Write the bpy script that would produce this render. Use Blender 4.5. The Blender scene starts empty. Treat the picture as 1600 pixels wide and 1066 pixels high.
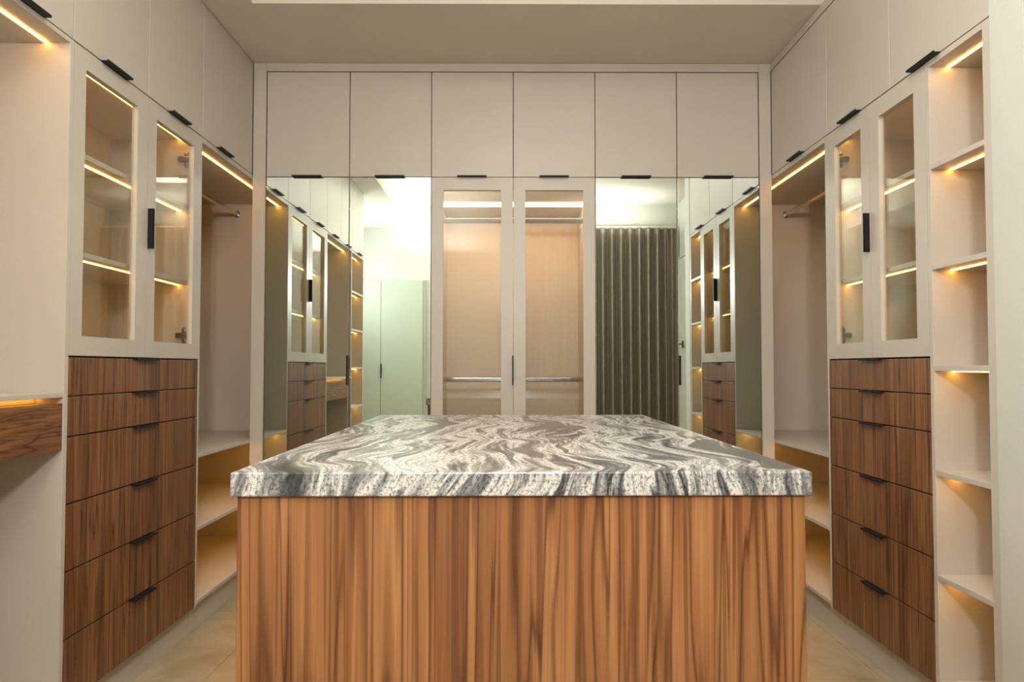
import bpy, bmesh, math, random
from mathutils import Vector
random.seed(4)
C = bpy.context.scene.collection
# ---------------------------------------------------------------- camera, light, exposure
U = 0.0032            # metres per unit; a unit is a pixel of the photograph at the wardrobe plane
F = 1075.0            # focal length in pixels, also the distance of the wardrobe fronts in units
EYE = 345.0           # eye height in units
cam = bpy.data.cameras.new('camera'); co = bpy.data.objects.new('camera', cam); C.objects.link(co)
co.location = (0, 0, EYE*U)
co.rotation_euler = (math.radians(91.7), 0, math.radians(-0.27))
cam.sensor_width = 36; cam.lens = F/1600*36; cam.shift_y = 10/1600; cam.clip_start = .02
bpy.context.scene.camera = co
vs = bpy.context.scene.view_settings
vs.view_transform = 'Standard'; vs.look = 'None'; vs.gamma = 1; vs.use_curve_mapping = False
vs.exposure = 1.2
w = bpy.data.worlds.new('world'); bpy.context.scene.world = w; w.use_nodes = True
w.node_tree.nodes['Background'].inputs[0].default_value = (1, .95, .88, 1)
w.node_tree.nodes['Background'].inputs[1].default_value = .3
def area(name, X, Z, h, sx, sy, power, col, rot, shape='RECTANGLE'):
    l = bpy.data.lights.new(name, 'AREA'); l.shape = shape; l.size = sx; l.size_y = sy
    l.energy = power; l.color = col
    o = bpy.data.objects.new(name, l); C.objects.link(o)
    o.location = (X*U, Z*U, (h+EYE)*U); o.rotation_euler = [math.radians(a) for a in rot]
    return o
# lamp high on the wall behind the viewer, strong light that the left of the ceiling bounces, soft fill added below the ceiling
area('lamp_behind', 14, -195, 285, .19, .19, 21, (1, .98, .95), (88, 0, 0), 'DISK')
area('uplight', -190, -60, 400, .5, .9, 18, (1, .98, .94), (180, 0, 0))
area('ceiling_fill', 60, 330, 560, 1.2, 1.6, 15, (1, .94, .86), (0, 0, 0))

# side fill added behind the left bank to bring out the curtain folds, and a lamp by the curtain washing the ceiling
area('left_side_fill', -566, 10, 300, 1.0, .9, 9, (.93, .98, 1), (90, 0, -90))
area('curtain_uplight', 330, -120, 455, .9, .3, 4.5, (1, .98, .93), (180, 0, 0))

# ---------------------------------------------------------------- materials
def mat(name, col, rough=.5, metal=0., spec=.5, emis=None, es=0, coat=0):
    m = bpy.data.materials.new(name); m.use_nodes = True
    b = m.node_tree.nodes['Principled BSDF']
    b.inputs['Base Color'].default_value = (*col, 1); b.inputs['Roughness'].default_value = rough
    b.inputs['Metallic'].default_value = metal; b.inputs['Specular IOR Level'].default_value = spec
    b.inputs['Coat Weight'].default_value = coat; b.inputs['Coat Roughness'].default_value = .1
    if emis: b.inputs['Emission Color'].default_value = (*emis, 1); b.inputs['Emission Strength'].default_value = es
    return m
def N(m, t, **kw):
    n = m.node_tree.nodes.new(t)
    for k, v in kw.items(): setattr(n, k, v)
    return n
def L(m, a, b): m.node_tree.links.new(a, b)
def coords(m, scale, rot=(0,0,0)):
    tc = N(m, 'ShaderNodeTexCoord'); mp = N(m, 'ShaderNodeMapping')
    mp.inputs['Scale'].default_value = scale; mp.inputs['Rotation'].default_value = rot
    L(m, tc.outputs['Object'], mp.inputs['Vector']); return mp.outputs['Vector']
def noise(m, vec, scale, detail=3, rough=.5, dist=0):
    n = N(m, 'ShaderNodeTexNoise'); n.inputs['Scale'].default_value = scale; n.inputs['Detail'].default_value = detail
    n.inputs['Roughness'].default_value = rough; n.inputs['Distortion'].default_value = dist
    L(m, vec, n.inputs['Vector']); return n.outputs['Fac']
def ramp(m, fac, stops, interp='LINEAR'):
    r = N(m, 'ShaderNodeValToRGB'); e = r.color_ramp.elements; r.color_ramp.interpolation = interp
    while len(e) < len(stops): e.new(.5)
    for el, (p, c) in zip(e, stops):
        el.position = p; el.color = (*c, 1) if len(c) == 3 else c
    L(m, fac, r.inputs['Fac']); return r.outputs['Color']
def mix(m, a, b, fac, mode='MIX'):
    n = N(m, 'ShaderNodeMix', data_type='RGBA', blend_type=mode)
    if isinstance(fac, (int, float)): n.inputs['Factor'].default_value = fac
    else: L(m, fac, n.inputs['Factor'])
    for s, v in ((n.inputs['A'], a), (n.inputs['B'], b)):
        if isinstance(v, tuple): s.default_value = (*v, 1)
        else: L(m, v, s)
    return n.outputs['Result']
def bump(m, h, strength, dist=.001):
    b = N(m, 'ShaderNodeBump'); b.inputs['Strength'].default_value = strength; b.inputs['Distance'].default_value = dist
    L(m, h, b.inputs['Height']); L(m, b.outputs['Normal'], m.node_tree.nodes['Principled BSDF'].inputs['Normal'])
def base(m): return m.node_tree.nodes['Principled BSDF'].inputs['Base Color']

def laminate(name, col, rough):
    m = mat(name, col, rough)
    v = coords(m, (1, 1, 1)); f = noise(m, v, 900, 2); g = noise(m, v, 3.5, 3)
    d = tuple(c*.93 for c in col); h = tuple(min(1, c*1.05) for c in col)
    L(m, mix(m, ramp(m, f, [(.3, d), (.7, h)]), ramp(m, g, [(.3, (.95,.95,.95)), (.7, (1,1,1))]), 1., 'MULTIPLY'), base(m))
    bump(m, f, .12, .0004); return m
def walnut(name, vec_scale, tone=1., seed=0.):
    m = mat(name, (.3,.15,.07), .42)
    tc = N(m, 'ShaderNodeTexCoord'); ad = N(m, 'ShaderNodeVectorMath', operation='ADD'); ad.inputs[1].default_value = (seed, seed*1.7, 0)
    L(m, tc.outputs['Object'], ad.inputs[0])
    def vv(k):
        mp = N(m, 'ShaderNodeMapping'); mp.inputs['Scale'].default_value = tuple(a*b for a, b in zip(vec_scale, k)); L(m, ad.outputs[0], mp.inputs['Vector']); return mp.outputs['Vector']
    hz = vec_scale[2] > 5
    big = noise(m, vv((1,1,1)), 1.0, 2.5, .55, .5)
    band = noise(m, vv((2.3,2.3,1.6)), 1.0, 1.5, .5, .35)
    band2 = noise(m, vv((4.7,4.7,1.4) if not hz else (4.7,1.4,4.7)), 1.0, 2, .5, .3)
    fine = noise(m, vv((16,5,16) if hz else (16,16,7)), 1.0, 3, .6)
    t = tone
    c = ramp(m, big, [(.28, (.29*t,.118*t,.040*t)), (.42, (.42*t,.183*t,.066*t)), (.50, (.54*t,.255*t,.098*t)), (.58, (.40*t,.170*t,.060*t)), (.72, (.50*t,.232*t,.086*t))])
    c2 = ramp(m, band, [(.34, (1,1,1)), (.415, (.84,.80,.78)), (.445, (.26,.20,.18)), (.47, (.90,.87,.85)), (.535, (1,1,1)), (.565, (.46,.39,.36)), (.61, (.92,.90,.88)), (.7, (1,1,1))])
    c3 = ramp(m, band2, [(.34, (.52,.46,.43)), (.43, (1,1,1)), (.53, (.84,.81,.79)), (.57, (1,1,1)), (.66, (.58,.52,.49))])
    c4 = ramp(m, fine, [(.3, (.80,.78,.76)), (.6, (1,1,1))])
    c = mix(m, mix(m, c, c2, .9, 'MULTIPLY'), c3, 1., 'MULTIPLY')
    L(m, mix(m, c, c4, .7, 'MULTIPLY'), base(m))
    bump(m, fine, .08, .0005); return m

M = {}
M['lam'] = laminate('cabinet_laminate', (.575,.525,.455), .38)
M['lamin'] = laminate('cabinet_interior_laminate_lit', (.64,.58,.49), .5)  # same laminate, lightened in colour to stand in for light inside the cabinets
M['paint'] = laminate('ceiling_paint', (.70,.65,.565), .8)
M['wall'] = laminate('wall_paint', (.62,.625,.56), .7)
M['greendoor'] = mat('pale_green_lacquer', (.50,.54,.45), .45)
M['walnut'] = walnut('walnut_vertical', (17, 17, .6), .66)
M['walnut_i'] = walnut('walnut_island', (10.5, 10.5, .45), .84, 3.3)  # tone raised above the drawer walnut: stronger light put into the colour
M['walnut_h'] = walnut('walnut_horizontal', (20, 1.6, 20), .6, 1.3)
M['black'] = mat('black_metal', (.008,.008,.009), .5, spec=.3)
M['chrome'] = mat('chrome', (.62,.62,.62), .16, 1.)
M['nickel'] = mat('hinge_nickel', (.30,.27,.235), .28, 1.)
M['mirror'] = mat('mirror_silver', (.75,.83,.785), .004, 1.)
M['medge'] = mat('mirror_edge', (.55,.66,.60), .1, .4)
M['led'] = mat('led_diffuser', (1,.8,.5), .5, emis=(1,.47,.075), es=9)
M['led2'] = mat('led_diffuser_soft', (1,.8,.6), .5, emis=(1,.62,.36), es=7.5)
M['ledd'] = mat('led_diffuser_dim', (1,.8,.5), .5, emis=(1,.45,.06), es=1.6)
M['rail'] = mat('rail_grey', (.27,.255,.24), .5, .0)
def glass():
    m = bpy.data.materials.new('clear_glass'); m.use_nodes = True; nt = m.node_tree; nt.nodes.clear()
    out = N(m, 'ShaderNodeOutputMaterial'); t = N(m, 'ShaderNodeBsdfTransparent'); g = N(m, 'ShaderNodeBsdfGlossy')
    t.inputs['Color'].default_value = (.95,.965,.945,1); g.inputs['Roughness'].default_value = .01
    gm = N(m, 'ShaderNodeNewGeometry'); dt = N(m, 'ShaderNodeVectorMath', operation='DOT_PRODUCT')
    L(m, gm.outputs['Normal'], dt.inputs[0]); L(m, gm.outputs['Incoming'], dt.inputs[1])
    def mth(op, a, b=None, cl=False):   # Schlick reflectance from the angle, the same on both faces of the pane
        n = N(m, 'ShaderNodeMath', operation=op, use_clamp=cl)
        for i, v in enumerate((a, b)):
            if v is None: continue
            if isinstance(v, (int, float)): n.inputs[i].default_value = v
            else: L(m, v, n.inputs[i])
        return n.outputs[0]
    f = mth('ADD', mth('MULTIPLY', mth('POWER', mth('SUBTRACT', 1., mth('ABSOLUTE', dt.outputs['Value']), True), 5.), .93), .055)
    x = N(m, 'ShaderNodeMixShader'); L(m, f, x.inputs[0]); L(m, t.outputs[0], x.inputs[1]); L(m, g.outputs[0], x.inputs[2])
    L(m, x.outputs[0], out.inputs['Surface']); return m
M['glass'] = glass()
def granite():
    m = mat('granite', (.6,.6,.6), .3, spec=.85)
    tc = N(m, 'ShaderNodeTexCoord'); o = tc.outputs['Object']
    wn = N(m, 'ShaderNodeTexNoise'); wn.inputs['Scale'].default_value = 2.1; wn.inputs['Detail'].default_value = 2.5; L(m, o, wn.inputs['Vector'])
    ws = N(m, 'ShaderNodeVectorMath', operation='MULTIPLY_ADD'); L(m, wn.outputs['Color'], ws.inputs[0]); ws.inputs[1].default_value = (.42,.42,.05); L(m, o, ws.inputs[2])
    mp = N(m, 'ShaderNodeMapping'); mp.inputs['Rotation'].default_value = (0, .12, math.radians(38)); mp.inputs['Scale'].default_value = (16, 1.8, 2.2)
    L(m, ws.outputs[0], mp.inputs['Vector']); v = mp.outputs['Vector']
    band = noise(m, v, 1.0, 4, .6)
    mp2 = N(m, 'ShaderNodeMapping'); mp2.inputs['Rotation'].default_value = (0, .12, math.radians(38)); mp2.inputs['Scale'].default_value = (85, 8, 11)
    L(m, ws.outputs[0], mp2.inputs['Vector'])
    fine = noise(m, mp2.outputs['Vector'], 1.0, 4, .65)
    speck = noise(m, o, 170, 3, .75)
    mp3 = N(m, 'ShaderNodeMapping'); mp3.inputs['Rotation'].default_value = (0, .12, math.radians(38)); mp3.inputs['Scale'].default_value = (6, 1.8, 2); mp3.inputs['Location'].default_value = (3.1, 1.7, 0)
    L(m, ws.outputs[0], mp3.inputs['Vector']); big = noise(m, mp3.outputs['Vector'], 1.0, 1.5, .5)
    W = (.74,.715,.675); G = (.27,.275,.27); D = (.05,.058,.062)
    c = ramp(m, band, [(.30, D), (.39, G), (.46, W), (.53, W), (.56, G), (.585, D), (.62, G), (.70, W)])
    f = ramp(m, fine, [(.34, (.13,.14,.15)), (.42, (.65,.65,.65)), (.50, (1,1,1)), (.58, (.75,.75,.75)), (.66, (.3,.31,.32)), (.75, (1,1,1))])
    c = mix(m, c, f, .72, 'MULTIPLY')
    mp4 = N(m, 'ShaderNodeMapping'); mp4.inputs['Rotation'].default_value = (0, .25, math.radians(38)); mp4.inputs['Scale'].default_value = (38, 3.5, 6)
    L(m, ws.outputs[0], mp4.inputs['Vector'])
    k = ramp(m, noise(m, mp4.outputs['Vector'], 1.0, 3, .6), [(.34, (.2,.22,.24)), (.40, (1,1,1)), (.55, (1,1,1)), (.59, (.25,.27,.29)), (.63, (1,1,1))])
    c = mix(m, c, k, .75, 'MULTIPLY')
    bl = ramp(m, big, [(.645, (0,0,0)), (.665, (1,1,1))])
    c = mix(m, c, (.12,.125,.12), bl)
    s = ramp(m, speck, [(.38, (.22,.25,.27)), (.50, (1,1,1)), (.6, (1.0,1,1))])
    L(m, mix(m, c, s, .95, 'MULTIPLY'), base(m)); return m
M['granite'] = granite()
def tilemat():
    m = mat('floor_tile_stone', (.6,.52,.4), .3)
    v = coords(m, (1, 1, 1)); n = noise(m, v, 3.5, 5, .6, 1.2); k = noise(m, v, 40, 3)
    c = ramp(m, n, [(.3, (.36,.28,.165)), (.5, (.47,.375,.235)), (.7, (.53,.435,.29))])
    L(m, mix(m, c, ramp(m, k, [(.3, (.92,.92,.92)), (.6, (1,1,1))]), .8, 'MULTIPLY'), base(m)); return m
M['tile'] = tilemat()
M['grout'] = mat('grout', (.42,.36,.28), .8)
def curtainmat():
    m = mat('curtain_cloth', (.2,.17,.14), .33, spec=1.)
    v = coords(m, (1, 1, .2)); f = noise(m, v, 500, 2)
    L(m, ramp(m, f, [(.3, (.215,.168,.128)), (.7, (.285,.232,.182))]), base(m)); return m
M['curtain'] = curtainmat()

# ---------------------------------------------------------------- mesh helpers (units; converted to metres)
def P(X, Z, h): return Vector((X*U, Z*U, (h+EYE)*U))
def new(): return bmesh.new()
def box(bm, x0, x1, z0, z1, h0, h1, bev=0):
    x0, x1 = sorted((x0, x1)); z0, z1 = sorted((z0, z1)); h0, h1 = sorted((h0, h1))
    vs_ = [bm.verts.new(P(x, z, h)) for x in (x0, x1) for z in (z0, z1) for h in (h0, h1)]
    fs = [bm.faces.new([vs_[i] for i in q]) for q in ((0,1,3,2), (4,6,7,5), (0,4,5,1), (2,3,7,6), (0,2,6,4), (1,5,7,3))]
    if bev:
        es = list({e for f in fs for e in f.edges})
        bmesh.ops.bevel(bm, geom=es, offset=bev*U, segments=2, affect='EDGES', profile=.5)
    return bm
def link(name, bm, m, parent=None, origin=None, smooth=False):
    me = bpy.data.meshes.new(name)
    bmesh.ops.recalc_face_normals(bm, faces=bm.faces)
    org = origin if origin is not None else (root_of(parent).location.copy() if parent else Vector((0,0,0)))
    bmesh.ops.translate(bm, verts=bm.verts, vec=-org)
    if smooth:
        for f in bm.faces: f.smooth = True
    bm.to_mesh(me); bm.free(); me.materials.append(M[m])
    o = bpy.data.objects.new(name, me); C.objects.link(o)
    if parent: o.parent = parent
    else: o.location = org
    return o
def root_of(o):
    while o.parent: o = o.parent
    return o
def thing(name, label, cat, X, Z, h=-345, group=None):
    o = bpy.data.objects.new(name, None); C.objects.link(o); o.location = P(X, Z, h); o.empty_display_size = .1
    o['label'] = label; o['category'] = cat
    if group: o['group'] = group
    return o
def tag(o, label, cat, group=None):
    o['label'] = label; o['category'] = cat
    if group: o['group'] = group
    return o
def struct(name, bm, m, parent=None):
    o = link(name, bm, m, parent)
    if not parent: o['kind'] = 'structure'
    return o
def rod(bm, a, b, r1, r2, seg=16):
    """capsule-section bar from a to b (units), half-height r2, half-width r1, along X or Z"""
    along_x = abs(a[0]-b[0]) > abs(a[1]-b[1])
    rings = []
    for p in (a, b):
        ring = []
        for i in range(seg):
            t = 2*math.pi*i/seg; cu, cv = math.cos(t)*r1, math.sin(t)*r1 + (r2-r1)*(1 if math.sin(t) > 0 else -1)
            ring.append(bm.verts.new(P(p[0], p[1]+cu, p[2]+cv) if along_x else P(p[0]+cu, p[1], p[2]+cv)))
        rings.append(ring)
    for i in range(seg):
        j = (i+1) % seg; bm.faces.new((rings[0][i], rings[0][j], rings[1][j], rings[1][i]))
    bm.faces.new(rings[0]); bm.faces.new(list(reversed(rings[1])))
    return bm
def ring_frame(bm, x0, x1, z0, z1, h0, h1, axis, o0, o1, oh0, oh1, bev=.4):
    """door frame with a rectangular opening, mitreless: two stiles and two rails"""
    if axis == 'z':
        box(bm, x0, x1, z0, o0, h0, h1); box(bm, x0, x1, o1, z1, h0, h1)
        box(bm, x0, x1, o0, o1, oh1, h1); box(bm, x0, x1, o0, o1, h0, oh0)
    else:
        box(bm, x0, o0, z0, z1, h0, h1); box(bm, o1, x1, z0, z1, h0, h1)
        box(bm, o0, o1, z0, z1, oh1, h1); box(bm, o0, o1, z0, z1, h0, oh0)
    bmesh.ops.remove_doubles(bm, verts=bm.verts, dist=1e-6)
    # drop the doubled inner faces left between stiles and rails
    seen = {}
    for f in bm.faces: seen.setdefault(tuple(round(c, 5) for c in f.calc_center_median()), []).append(f)
    kill = [f for v in seen.values() if len(v) > 1 for f in v]
    if kill: bmesh.ops.delete(bm, geom=kill, context='FACES_ONLY')
    return bm

# ---------------------------------------------------------------- the room
XL, XR, ZF, ZN, CE, SO = -575, 587, 1.225*F, -.213*F, 568, 482
FLOOR = -345
struct('floor', box(new(), XL-20, XR+20, ZN-20, ZF+20, FLOOR-20, FLOOR-1.2), 'grout')
fl = bpy.data.objects['floor']
tile = 187.5
nx, nz = int((XR-XL)/tile)+1, int((ZF-ZN)/tile)+1
tm = None
for i in range(-4, 5):
    for j in range(-2, 9):
        x0, x1 = max(XL+.5, 40+i*tile), min(XR-.5, 40+(i+1)*tile-.45)
        z0, z1 = max(ZN+.5, 20+j*tile), min(ZF-.5, 20+(j+1)*tile-.45)
        if x1-x0 < 2 or z1-z0 < 2: continue
        link('tile', box(new(), x0, x1, z0, z1, FLOOR-1.2, FLOOR), 'tile', fl)
struct('wall_left', box(new(), XL-30, XL, ZN-30, ZF+30, FLOOR, CE+30), 'wall')
struct('wall_right', box(new(), XR, XR+30, ZN-30, ZF+30, FLOOR, CE+30), 'wall')
struct('wall_back', box(new(), XL, XR, ZF, ZF+30, FLOOR, CE+30), 'wall')
struct('wall_front', box(new(), XL, XR, ZN-30, ZN, FLOOR, CE+30), 'wall')
ce = struct('ceiling', box(new(), XL, XR, ZN, ZF, CE, CE+30), 'paint')
link('soffit', box(new(), XL, XR, .835*F, ZF, SO, CE), 'paint', ce)
link('soffit', box(new(), XL, -339, ZN, .835*F, SO, CE), 'paint', ce)
struct('wall_return', box(new(), 415.5, XR, .505*F, .5425*F, FLOOR, CE), 'wall')
# plain door with a lever in the right wall behind the viewer
d1 = struct('door_1', box(new(), XR-6, XR, -.205*F, .10*F, FLOOR, 370, .6), 'wall')
bm = new(); box(bm, XR-10, XR-6, -.130*F, -.108*F, 66, 90, .8); box(bm, XR-20, XR-17, -.128*F, -.075*F, 76, 81, .8); box(bm, XR-18, XR-9, -.126*F, -.118*F, 76, 81, .6)
link('door_handle', bm, 'chrome', d1)
for nm, a in (('frame', (-.212*F, -.2055*F)), ('frame', (.1005*F, .115*F))):
    link(nm, box(new(), XR-8, XR, a[0], a[1], FLOOR, 378, .5), 'wall', d1)
link('frame', box(new(), XR-8, XR, -.205*F, .10*F, 370.5, 378, .5), 'wall', d1)

# ---------------------------------------------------------------- pieces shared by the cabinets
TH = 5.6
HL = 23      # half a handle
def sx(s, d): return s*((415 if s > 0 else 403)+d)
def edge_pull_side(s, zc, hh, door, up=False):
    """black lipped edge pull on a side-wall front; under the door's lower edge or on a drawer's upper edge"""
    bm = new()
    if up:   # on a drawer: plate on top, lip turned down
        box(bm, sx(s, -4.9), sx(s, 4), zc-HL, zc+HL, hh-.1, hh+.6); box(bm, sx(s, -5.4), sx(s, -4.7), zc-HL, zc+HL, hh-1.5, hh+.6)
    else:
        box(bm, sx(s, -6.2), sx(s, 4), zc-HL, zc+HL, hh-.75, hh+.1); box(bm, sx(s, -6.8), sx(s, -5.9), zc-HL, zc+HL, hh-.75, hh+1.3)
    return link('handle', bm, 'black', door)
def edge_pull_back(xc, hh, door):
    bm = new(); box(bm, xc-HL, xc+HL, F-6.2, F+4, hh-.75, hh+.1); box(bm, xc-HL, xc+HL, F-6.8, F-5.9, hh-.75, hh+.9)
    return link('handle', bm, 'black', door)
def vpull_back(x, door, hc=-4):
    bm = new(); box(bm, x-.45, x+.45, F-6.2, F+4, hc-HL, hc+HL); box(bm, x-.45, x+1.4, F-6.8, F-6.0, hc-HL, hc+HL)
    return link('handle', bm, 'black', door)

UB, UT = 304.0, 468.5
def upper_side(s, z0, z1, label, group, zc=None, top=None):
    top = top or (481 if s < 0 else UT)
    t = thing('upper_cabinet', label, 'cabinet', sx(s, 80), (z0+z1)/2, UB, group)
    bt = top if s < 0 else 481
    link('body', box(new(), sx(s, 7.5), sx(s, 170), z0+.3, z1-.3, UB+.2, bt), 'lamin', t)
    d = link('door', box(new(), sx(s, 0), sx(s, 6.5), z0+.6, z1-.6, UB+.4, top-.3, .35), 'lam', t)
    if s > 0: link('top_filler', box(new(), sx(s, -1), sx(s, 6.8), z0, z1, UT+.8, 481.3), 'lam', t)
    edge_pull_side(s, zc if zc else (z0+z1)/2, UB+.2, d)
    return t

def led(bm_d0, s, z0, z1, hb, parent, m='led'):
    """light strip let into the underside of a board, under height hb"""
    return link('led_strip', box(new(), sx(s, bm_d0), sx(s, bm_d0+2.7), z0+.4, z1-.4, hb-.9, hb+.0), m, parent)
BACK = 165
def open_wardrobe(s, z0, label):
    z1 = 1.155*F
    t = thing('open_wardrobe', label, 'wardrobe', sx(s, 85), (z0+F)/2)
    a = z0+.4; ztrim = F-.6
    top = link('top_panel', box(new(), sx(s, 0), sx(s, BACK), a, z1, 296.5, 303.2), 'lam', t)

    led(18, s, a, z1, 296.5, top)
    link('end_panel', box(new(), sx(s, 1), sx(s, BACK), z1+.2, z1+TH, -341, 303.2), 'lamin', t)
    link('back_panel', box(new(), sx(s, BACK+.2), sx(s, BACK+5), a, z1+TH, -341, 303.2), 'lamin', t)
    for k, (hh) in enumerate((-112, -206, -300.5)):
        sh = link('shelf', box(new(), sx(s, 0), sx(s, BACK), a, z1, hh-4.6, hh, .3), 'lam', t)
        if k < 2: led(18, s, a, z1, hh-4.6, sh)
    link('plinth', box(new(), sx(s, 11), sx(s, 17), a, z1, FLOOR+.1, -305.3), 'lam', t)
    r = link('hanging_rod', rod(new(), (sx(s, 88), a+.5, 278), (sx(s, 88), z1-.8, 278), 2.2, 3.8), 'chrome', t, smooth=False)
    for z in (a+1.0, z1-1.2):
        link('rod_bracket', rod(new(), (sx(s, 88), z-1.0, 278), (sx(s, 88), z+1.0, 278), 4.2, 6.6), 'chrome', r)
    return t

def glass_door(s, z0, z1, o0, o1, handle_z, hinge_z, name_label, t):
    h0, h1, oh0, oh1 = 11.5, 302.8, 30.0, 284.4 if s < 0 else 282.4
    d = link('glass_door', ring_frame(new(), sx(s, 0), sx(s, 6.5), z0, z1, h0, h1, 'z', o0, o1, oh0, oh1), 'lam', t)
    link('glass_pane', box(new(), sx(s, 4.2), sx(s, 5.4), o0+.05, o1-.05, oh0+.05, oh1-.05), 'glass', d)
    if handle_z is not None:
        bm = new(); z = handle_z
        box(bm, sx(s, -6.8), sx(s, 4), z-.45, z+.45, 133, 178); box(bm, sx(s, -7.0), sx(s, -6.1), z-.45, z+1.4, 133, 178)
        link('handle', bm, 'black', d)
    return d
def hinge(s, z, hc, d):
    """clip-on cup hinge: arm, cross-shaped mounting plate, screws"""
    bm = new(); dd = 18
    box(bm, sx(s, dd-2.2), sx(s, dd+2.2), z-2.2, z, hc-10.5, hc+10.5, .6)
    box(bm, sx(s, dd-10), sx(s, dd+10), z-5, z-.2, hc-3.2, hc+3.2, .8)
    box(bm, sx(s, 6.8), sx(s, 11), z-12, z-1, hc-4.5, hc+4.5, 1.0)
    for k in (-6.5, 6.5): box(bm, sx(s, dd-2.8), sx(s, dd+2.8), z-3, z, hc+k-2.2, hc+k+2.2, .9)
    return link('hinge', bm, 'nickel', d)
DT = [10, -26.3, -63.4, -125, -186.3, -247.6, -308.6]
def display_cabinet(s, z0, z1, zm, oA, oB, label):
    """z0 near, z1 far; zm door joint; oA opening of near door, oB opening of far door"""
    t = thing('display_cabinet', label, 'cabinet', sx(s, 85), (z0+z1)/2)
    i0, i1 = z0+TH, z1-TH+1.5
    link('side_panel', box(new(), sx(s, 0), sx(s, BACK), z0, i0-.2, -309, 303.2, .2), 'lam', t)
    link('side_panel', box(new(), sx(s, 0), sx(s, BACK), i1+.2, z1, -309, 303.2, .2), 'lam', t)
    link('back_panel', box(new(), sx(s, 118), sx(s, 122), i0, i1, -300, 303.2), 'lamin', t)
    top = link('top_panel', box(new(), sx(s, 7.5), sx(s, 118), i0, i1, 299, 303.2), 'lamin', t); led(25, s, i0, i1, 299, top)
    link('bottom_panel', box(new(), sx(s, 8), sx(s, 118), i0, i1, 11, 15), 'lamin', t)
    for hh in (210, 113):
        sh = link('shelf', box(new(), sx(s, 13), sx(s, 118), i0, i1, hh-5.2, hh, .2), 'lamin', t); led(25, s, i0, i1, hh-5.2, sh)
    dn = glass_door(s, i0+.3, zm-.5, oA[0], oA[1], None, None, '', t)
    df = glass_door(s, zm+.5, i1-.3, oB[0], oB[1], zm+1.6, None, '', t)
    for hc in (272, 42): hinge(s, i1-.4, hc, df)
    for k in range(6):
        a, b = DT[k], DT[k+1]
        d = link('drawer', box(new(), sx(s, .2), sx(s, 6.2), i0+.5, i1-.5, b+.9, a-.5, .35), 'walnut', t)
        edge_pull_side(s, (i0+i1)/2, a-.4, d, up=True)
    link('drawer_box', box(new(), sx(s, 8), sx(s, 118), i0+1, i1-1, -308, 9), 'lamin', t)
    link('plinth', box(new(), sx(s, 11), sx(s, 17), z0, z1, FLOOR+.1, -309.2), 'lam', t)
    return t
def shelf_unit(s, z0, z1, label, near_th):
    t = thing('shelf_unit', label, 'shelf', sx(s, 85), (z0+z1)/2)
    i0, i1 = z0+near_th, z1
    link('side_panel', box(new(), sx(s, 0), sx(s, BACK), z0, i0-.2, -341, 303.2, .2), 'lam', t)
    if s < 0: i1 = z1-TH; link('side_panel', box(new(), sx(s, 0), sx(s, BACK), i1+.2, z1, -341, 303.2, .2), 'lam', t)
    link('back_panel', box(new(), sx(s, 118), sx(s, 122), i0, i1, -300, 303.2), 'lamin', t)
    top = link('top_panel', box(new(), sx(s, 0), sx(s, 118), i0, i1-.2, 297.3, 303.2), 'lam', t); led(18, s, i0, i1, 297.3, top)
    for k, hh in enumerate((200, 101, 2, -99.5, -200, -301)):
        sh = link('shelf', box(new(), sx(s, 0), sx(s, 118), i0, i1-.2, hh-5.2, hh, .3), 'lam', t)
        if k < 5: led(18, s, i0, i1, hh-5.2, sh)
    link('plinth', box(new(), sx(s, 11), sx(s, 17), i0, i1, FLOOR+.1, -306.4), 'lam', t)
    return t

# ---------------------------------------------------------------- left bank
GU = 'flat-fronted cabinets above the left bank'
zs = [F, .8365*F, .7095*F, .5865*F, .468*F, .350*F, .232*F]
LL = ['upper left-wall cabinet in the far corner, above the open wardrobe with the rod',
      'upper left-wall cabinet above the far glass door of the left display cabinet',
      'upper left-wall cabinet above the near glass door of the left display cabinet',
      'nearest upper left-wall cabinet, at the top left corner of the photo above the walnut vanity',
      'upper left-wall cabinet past the photo edge, reflected fifth from the corner in the left mirror',
      'last upper left-wall cabinet, seen only in the left mirror above the tall lit shelves']
for k in range(6):
    upper_side(-1, zs[k+1]+(0), zs[k]-(1.0 if k == 0 else 0), LL[k], GU, zc=.897*F if k == 0 else None)
open_wardrobe(-1, .8362*F, 'open left wardrobe niche with lit top, chrome rod and three low shelves')
display_cabinet(-1, .5825*F, .8360*F, .7107*F, (.605*F, .6905*F), (.7277*F, .8145*F), 'left display cabinet with two glass doors over six walnut drawers')
t = thing('vanity_desk', 'left lit vanity niche with a thin top over a floating walnut drawer', 'desk', sx(-1, 85), .48*F)
va, vb = .366*F, .5820*F
top = link('top_panel', box(new(), sx(-1, 0), sx(-1, BACK), va, vb, 299, 303.2), 'lam', t); led(20, -1, va, vb, 299, top)
link('desk_top', box(new(), sx(-1, 0), sx(-1, BACK), va, vb, -26.8, -22.4, .3), 'lam', t)
rc = link('light_recess', box(new(), sx(-1, 26), sx(-1, 30), va, vb, -32.4, -27), 'lamin', t)
link('led_strip', box(new(), sx(-1, 21), sx(-1, 25.6), va+.5, vb-.5, -27.9, -27.0), 'ledd', rc)
dr = link('drawer', box(new(), sx(-1, .5), sx(-1, 6.5), va+.5, vb-.5, -74, -32, .3), 'walnut_h', t)
link('drawer_box', box(new(), sx(-1, 7), sx(-1, 120), va+.8, vb-.8, -73.6, -33), 'lamin', t)
link('back_panel', box(new(), sx(-1, BACK-1), sx(-1, BACK+3), va, vb, -341, 298.6), 'lamin', t)
shelf_unit(-1, .231*F, .3655*F, 'tall lit shelf unit ending the left bank, visible only in the left mirror', TH)

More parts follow.
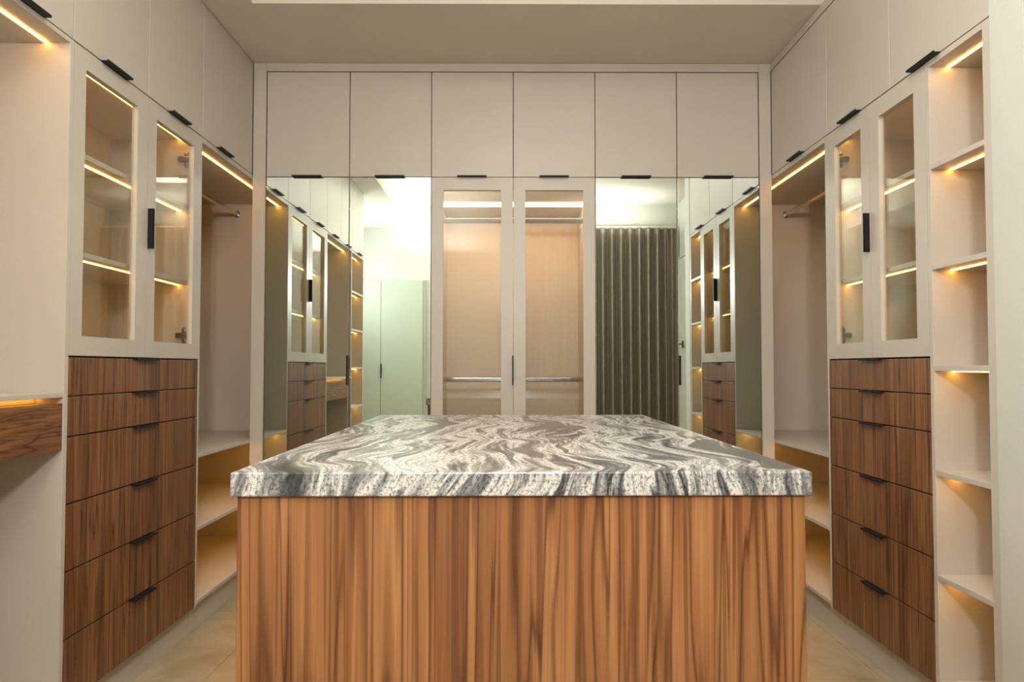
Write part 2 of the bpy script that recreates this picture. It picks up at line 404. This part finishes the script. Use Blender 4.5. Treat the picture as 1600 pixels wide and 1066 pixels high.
# ---------------------------------------------------------------- right bank
zr = [F, .8244*F, .6868*F, .5430*F]
RL = ['upper right-wall cabinet in the far corner, above the open wardrobe with the rod',
      'upper right-wall cabinet above the far glass door, between two vertical joints',
      'upper right-wall cabinet nearest the camera, its black pull above the lit shelf unit']
for k in range(3):
    upper_side(1, zr[k+1], zr[k]-(1.0 if k == 0 else 0), RL[k], 'flat-fronted cabinets above the right bank', zc=[.911*F, .766*F, .627*F][k])
open_wardrobe(1, .8320*F, 'open right wardrobe niche with lit top, chrome rod and three low shelves')
display_cabinet(1, .6235*F, .8318*F, .7290*F, (.6478*F, .7103*F), (.7463*F, .8072*F), 'right display cabinet with two glass doors over six walnut drawers')
shelf_unit(1, .5430*F, .6232*F, 'tall narrow open shelf unit on the right with six lit compartments', 9.8)
link('cheek', box(new(), 414.4, 415.4, .5065*F, .5425*F, FLOOR+.1, 481), 'wall', bpy.data.objects['wall_return'])

# ---------------------------------------------------------------- far wall of wardrobes
xe = [-381.5, -250.7, -121.9, 7.1, 136.2, 265.4, 395]
BL = ['far-wall upper cabinet at the left end, over the first mirror door',
      'far-wall upper cabinet second from the left, over the mirror showing the bright ceiling',
      'far-wall upper cabinet above the left glass wardrobe door',
      'far-wall upper cabinet above the right glass wardrobe door',
      'far-wall upper cabinet second from the right, above the mirror reflecting the curtain',
      'far-wall upper cabinet at the right end, over the last mirror door']
for k in range(6):
    a, b = xe[k], xe[k+1]
    t = thing('upper_cabinet', BL[k], 'cabinet', (a+b)/2, F+60, UB, 'flat-fronted cabinets across the far wall')
    link('body', box(new(), a+.3, b-.3, F+7.5, F+200, 301, 467), 'lamin', t)
    d = link('door', box(new(), a+.7, b-.7, F+.5, F+6.5, 300.8, 467.3, .35), 'lam', t)
    edge_pull_back((a+b)/2-.5, 300.6, d)
for nm, lab, c in (('filler_strip', 'upright beige filler strip in the far left corner beside the first mirror', (-402.6, -382.6, FLOOR+.1, 481.6)),
                   ('filler_strip', 'upright beige filler strip in the far right corner beside the last mirror', (396.1, 414.6, FLOOR+.1, 481.6)),
                   ('filler_strip', 'long level beige filler strip under the ceiling, over the far-wall cabinets', (-382.2, 395.7, 468.6, 481.6))):
    o = link(nm, box(new(), c[0], c[1], F, F+7, c[2], c[3], .3), 'lam', None, origin=P(c[0], F, c[2])); tag(o, lab, 'strip', 'filler strips framing the far wall')
HT, HB = 299.8, -308
for k, (a, b, lab) in enumerate(((xe[0], xe[2], 'mirrored wardrobe left of the glass doors, reflecting a bright ceiling'), (xe[4], xe[6], 'mirrored wardrobe right of the glass doors, reflecting the pleated curtain'))):
    t = thing('mirrored_wardrobe', lab, 'wardrobe', (a+b)/2, F+90, group='mirrored wardrobes on the far wall')
    link('carcass', box(new(), a+.3, b-.3, F+8, F+200, HB, 300.8), 'lamin', t)
    x = -402.4 if k == 0 else 414.4
    link('side_panel', box(new(), x, x+(5 if k == 0 else -5), F+8.2, 1.16*F, FLOOR+.1, 300.8), 'lamin', t)
    m_ = xe[1] if k == 0 else xe[5]
    for j, (p, q) in enumerate(((a, m_), (m_, b))):
        d = link('door', box(new(), p+.5, q-.5, F+2.2, F+7.4, HB, HT), 'lam', t)
        link('mirror_pane', box(new(), p+.8, q-.8, F+.6, F+2.1, HB+.3, HT-.2, .25), 'mirror', d)
        if (k == 0 and j == 0): vpull_back(q-1.2, d)
        if (k == 1 and j == 1): vpull_back(p+1.2, d)
a, m_, b = xe[2], xe[3], xe[4]
t = thing('glass_wardrobe', 'central wardrobe with two framed glass doors and an inside light bar', 'wardrobe', m_, F+90)
WB = 1.2*F
link('side_panel', box(new(), a+.3, a+TH, F+8, WB+4, HB, 300.8), 'lamin', t)
link('side_panel', box(new(), b-TH, b-.3, F+8, WB+4, HB, 300.8), 'lamin', t)
link('back_panel', box(new(), a+TH+.1, b-TH-.1, WB, WB+4, HB, 300.8), 'lamin', t)
top = link('top_panel', box(new(), a+TH+.1, b-TH-.1, F+8, WB-.2, 285, 300.8), 'lamin', t)
link('led_strip', box(new(), a+TH+.6, b-TH-.6, 1.095*F, 1.095*F+30, 284.2, 285), 'led2', top)
link('bottom_panel', box(new(), a+TH+.1, b-TH-.1, F+8, WB-.2, HB, HB+5), 'lamin', t)
for j, (p, q) in enumerate(((a, m_), (m_, b))):
    o0, o1 = p+19.0, q-19.2
    d = link('glass_door', ring_frame(new(), p+.6, q-.6, F+.5, F+7, HB, HT, 'x', o0, o1, HB+20, 279.8), 'lam', t)
    link('glass_pane', box(new(), o0+.05, o1-.05, F+3.6, F+4.8, HB+20.05, 279.75), 'glass', d)
    if j == 0: vpull_back(q-1.2, d)
for hh, nm, mm in ((254, 'hanging_rod', 'rail'), (-19.8, 'hanging_rod', 'chrome')):
    r = link(nm, rod(new(), (a+TH+.5, 1.1*F, hh), (b-TH-.5, 1.1*F, hh), 2.6, 4.4), mm, t)

# ---------------------------------------------------------------- island
ang = math.radians(.5)
hc0, th = -57.6, 13.2
X0, X1, Z0, Z1 = -153, 168.6, .355*F, .785*F
def spin(o):   # turn the thing about its front centre
    o.rotation_euler = (0, 0, ang)
ic = thing('island', 'walnut-clad island standing in the middle of the room', 'island', (X0+X1)/2, Z0)
link('end_panel', box(new(), X0+3, X1-3, Z0+3, Z0+8.8, FLOOR+18, hc0-th-.05, .3), 'walnut_i', ic)
link('end_panel', box(new(), X0+3, X1-3, Z1-8.8, Z1-3, FLOOR+18, hc0-th-.05, .3), 'walnut_i', ic)
link('body', box(new(), X0+4, X1-4, Z0+9, Z1-9, FLOOR+18, hc0-th-.05), 'walnut_i', ic)
link('plinth', box(new(), X0+12, X1-12, Z0+14, Z1-14, FLOOR+.1, FLOOR+17.9), 'lam', ic)
spin(ic)
ct = link('countertop', box(new(), X0, X1, Z0, Z1, hc0-th, hc0, .8), 'granite', None, origin=P((X0+X1)/2, Z0, hc0-th))
tag(ct, 'thick slab of white granite with swirling grey veins on the walnut island', 'countertop'); spin(ct)

# ---------------------------------------------------------------- behind the viewer, seen in the mirrors
t = thing('cupboard', 'pale green flat cupboard with two doors, seen in the left mirrors', 'cupboard', -430, ZN+10)
link('frame', box(new(), -571, -287, ZN+.2, ZN+10, FLOOR+.1, 303), 'greendoor', t)
for j, (p, q) in enumerate(((-568, -440.6), (-439.4, -296))):
    d = link('door', box(new(), p, q, ZN+10.2, ZN+16, FLOOR+6, 301, .4), 'greendoor', t)
    if j == 1: link('handle', box(new(), p+.3, p+3, ZN+16.1, ZN+22, -35, 14, .3), 'black', d)
def curtain(x0, x1, per, amp, label, zc):
    bm = new(); n = int((x1-x0)/per*14); rows = 14; ht, hb = 480, FLOOR+4
    g = []
    ph = [random.uniform(-.5, .5) for _ in range(200)]
    for r in range(rows+1):
        v = r/rows; row = []
        for i in range(n+1):
            x = x0+(x1-x0)*i/n; t_ = (x-x0)/per
            k = int(t_); ww = ph[k]*(1-(t_-k))+ph[k+1]*(t_-k)
            a_ = 2*math.pi*t_ + ww*.9*v
            z = zc + amp*(math.sin(a_)+.22*math.sin(2*a_+.8))*(.75+.35*v) + 1.2*math.sin(7*v+k)
            xx = x + amp*.22*math.cos(a_*1.0)*(.4+.6*v)
            row.append(bm.verts.new(P(xx, z, ht+(hb-ht)*v)))
        g.append(row)
    for r in range(rows):
        for i in range(n): bm.faces.new((g[r][i], g[r][i+1], g[r+1][i+1], g[r+1][i]))
    o = link('curtain', bm, 'curtain', None, origin=P((x0+x1)/2, zc, hb), smooth=True)
    s = o.modifiers.new('thick', 'SOLIDIFY'); s.thickness = .002
    tag(o, label, 'curtain')
    return o
curtain(4, 536, 31.2, 17, 'wide taupe pleated curtain, reflected in the mirror right of the glass doors', ZN+30)
curtain(541, 578, 17, 6, 'narrow taupe curtain gathered in the corner, right edge of the reflected curtains', ZN+24)
t = thing('curtain_rail', 'slim pale curtain rail above the pleated curtains, seen in the mirror', 'rail', 290, ZN+26, 482)
link('track', box(new(), 0, 580, ZN+22, ZN+29, 482.5, 487, .4), 'paint', t)
for i in range(18):
    x = 12+i*31.2
    link('glider', box(new(), x-2, x+2, ZN+24, ZN+27, 480.2, 483.0, .5), 'paint', t)
link('bracket', box(new(), 60, 66, ZN+.2, ZN+22, 484, 486.5), 'paint', t); link('bracket', box(new(), 500, 506, ZN+.2, ZN+22, 484, 486.5), 'paint', t)
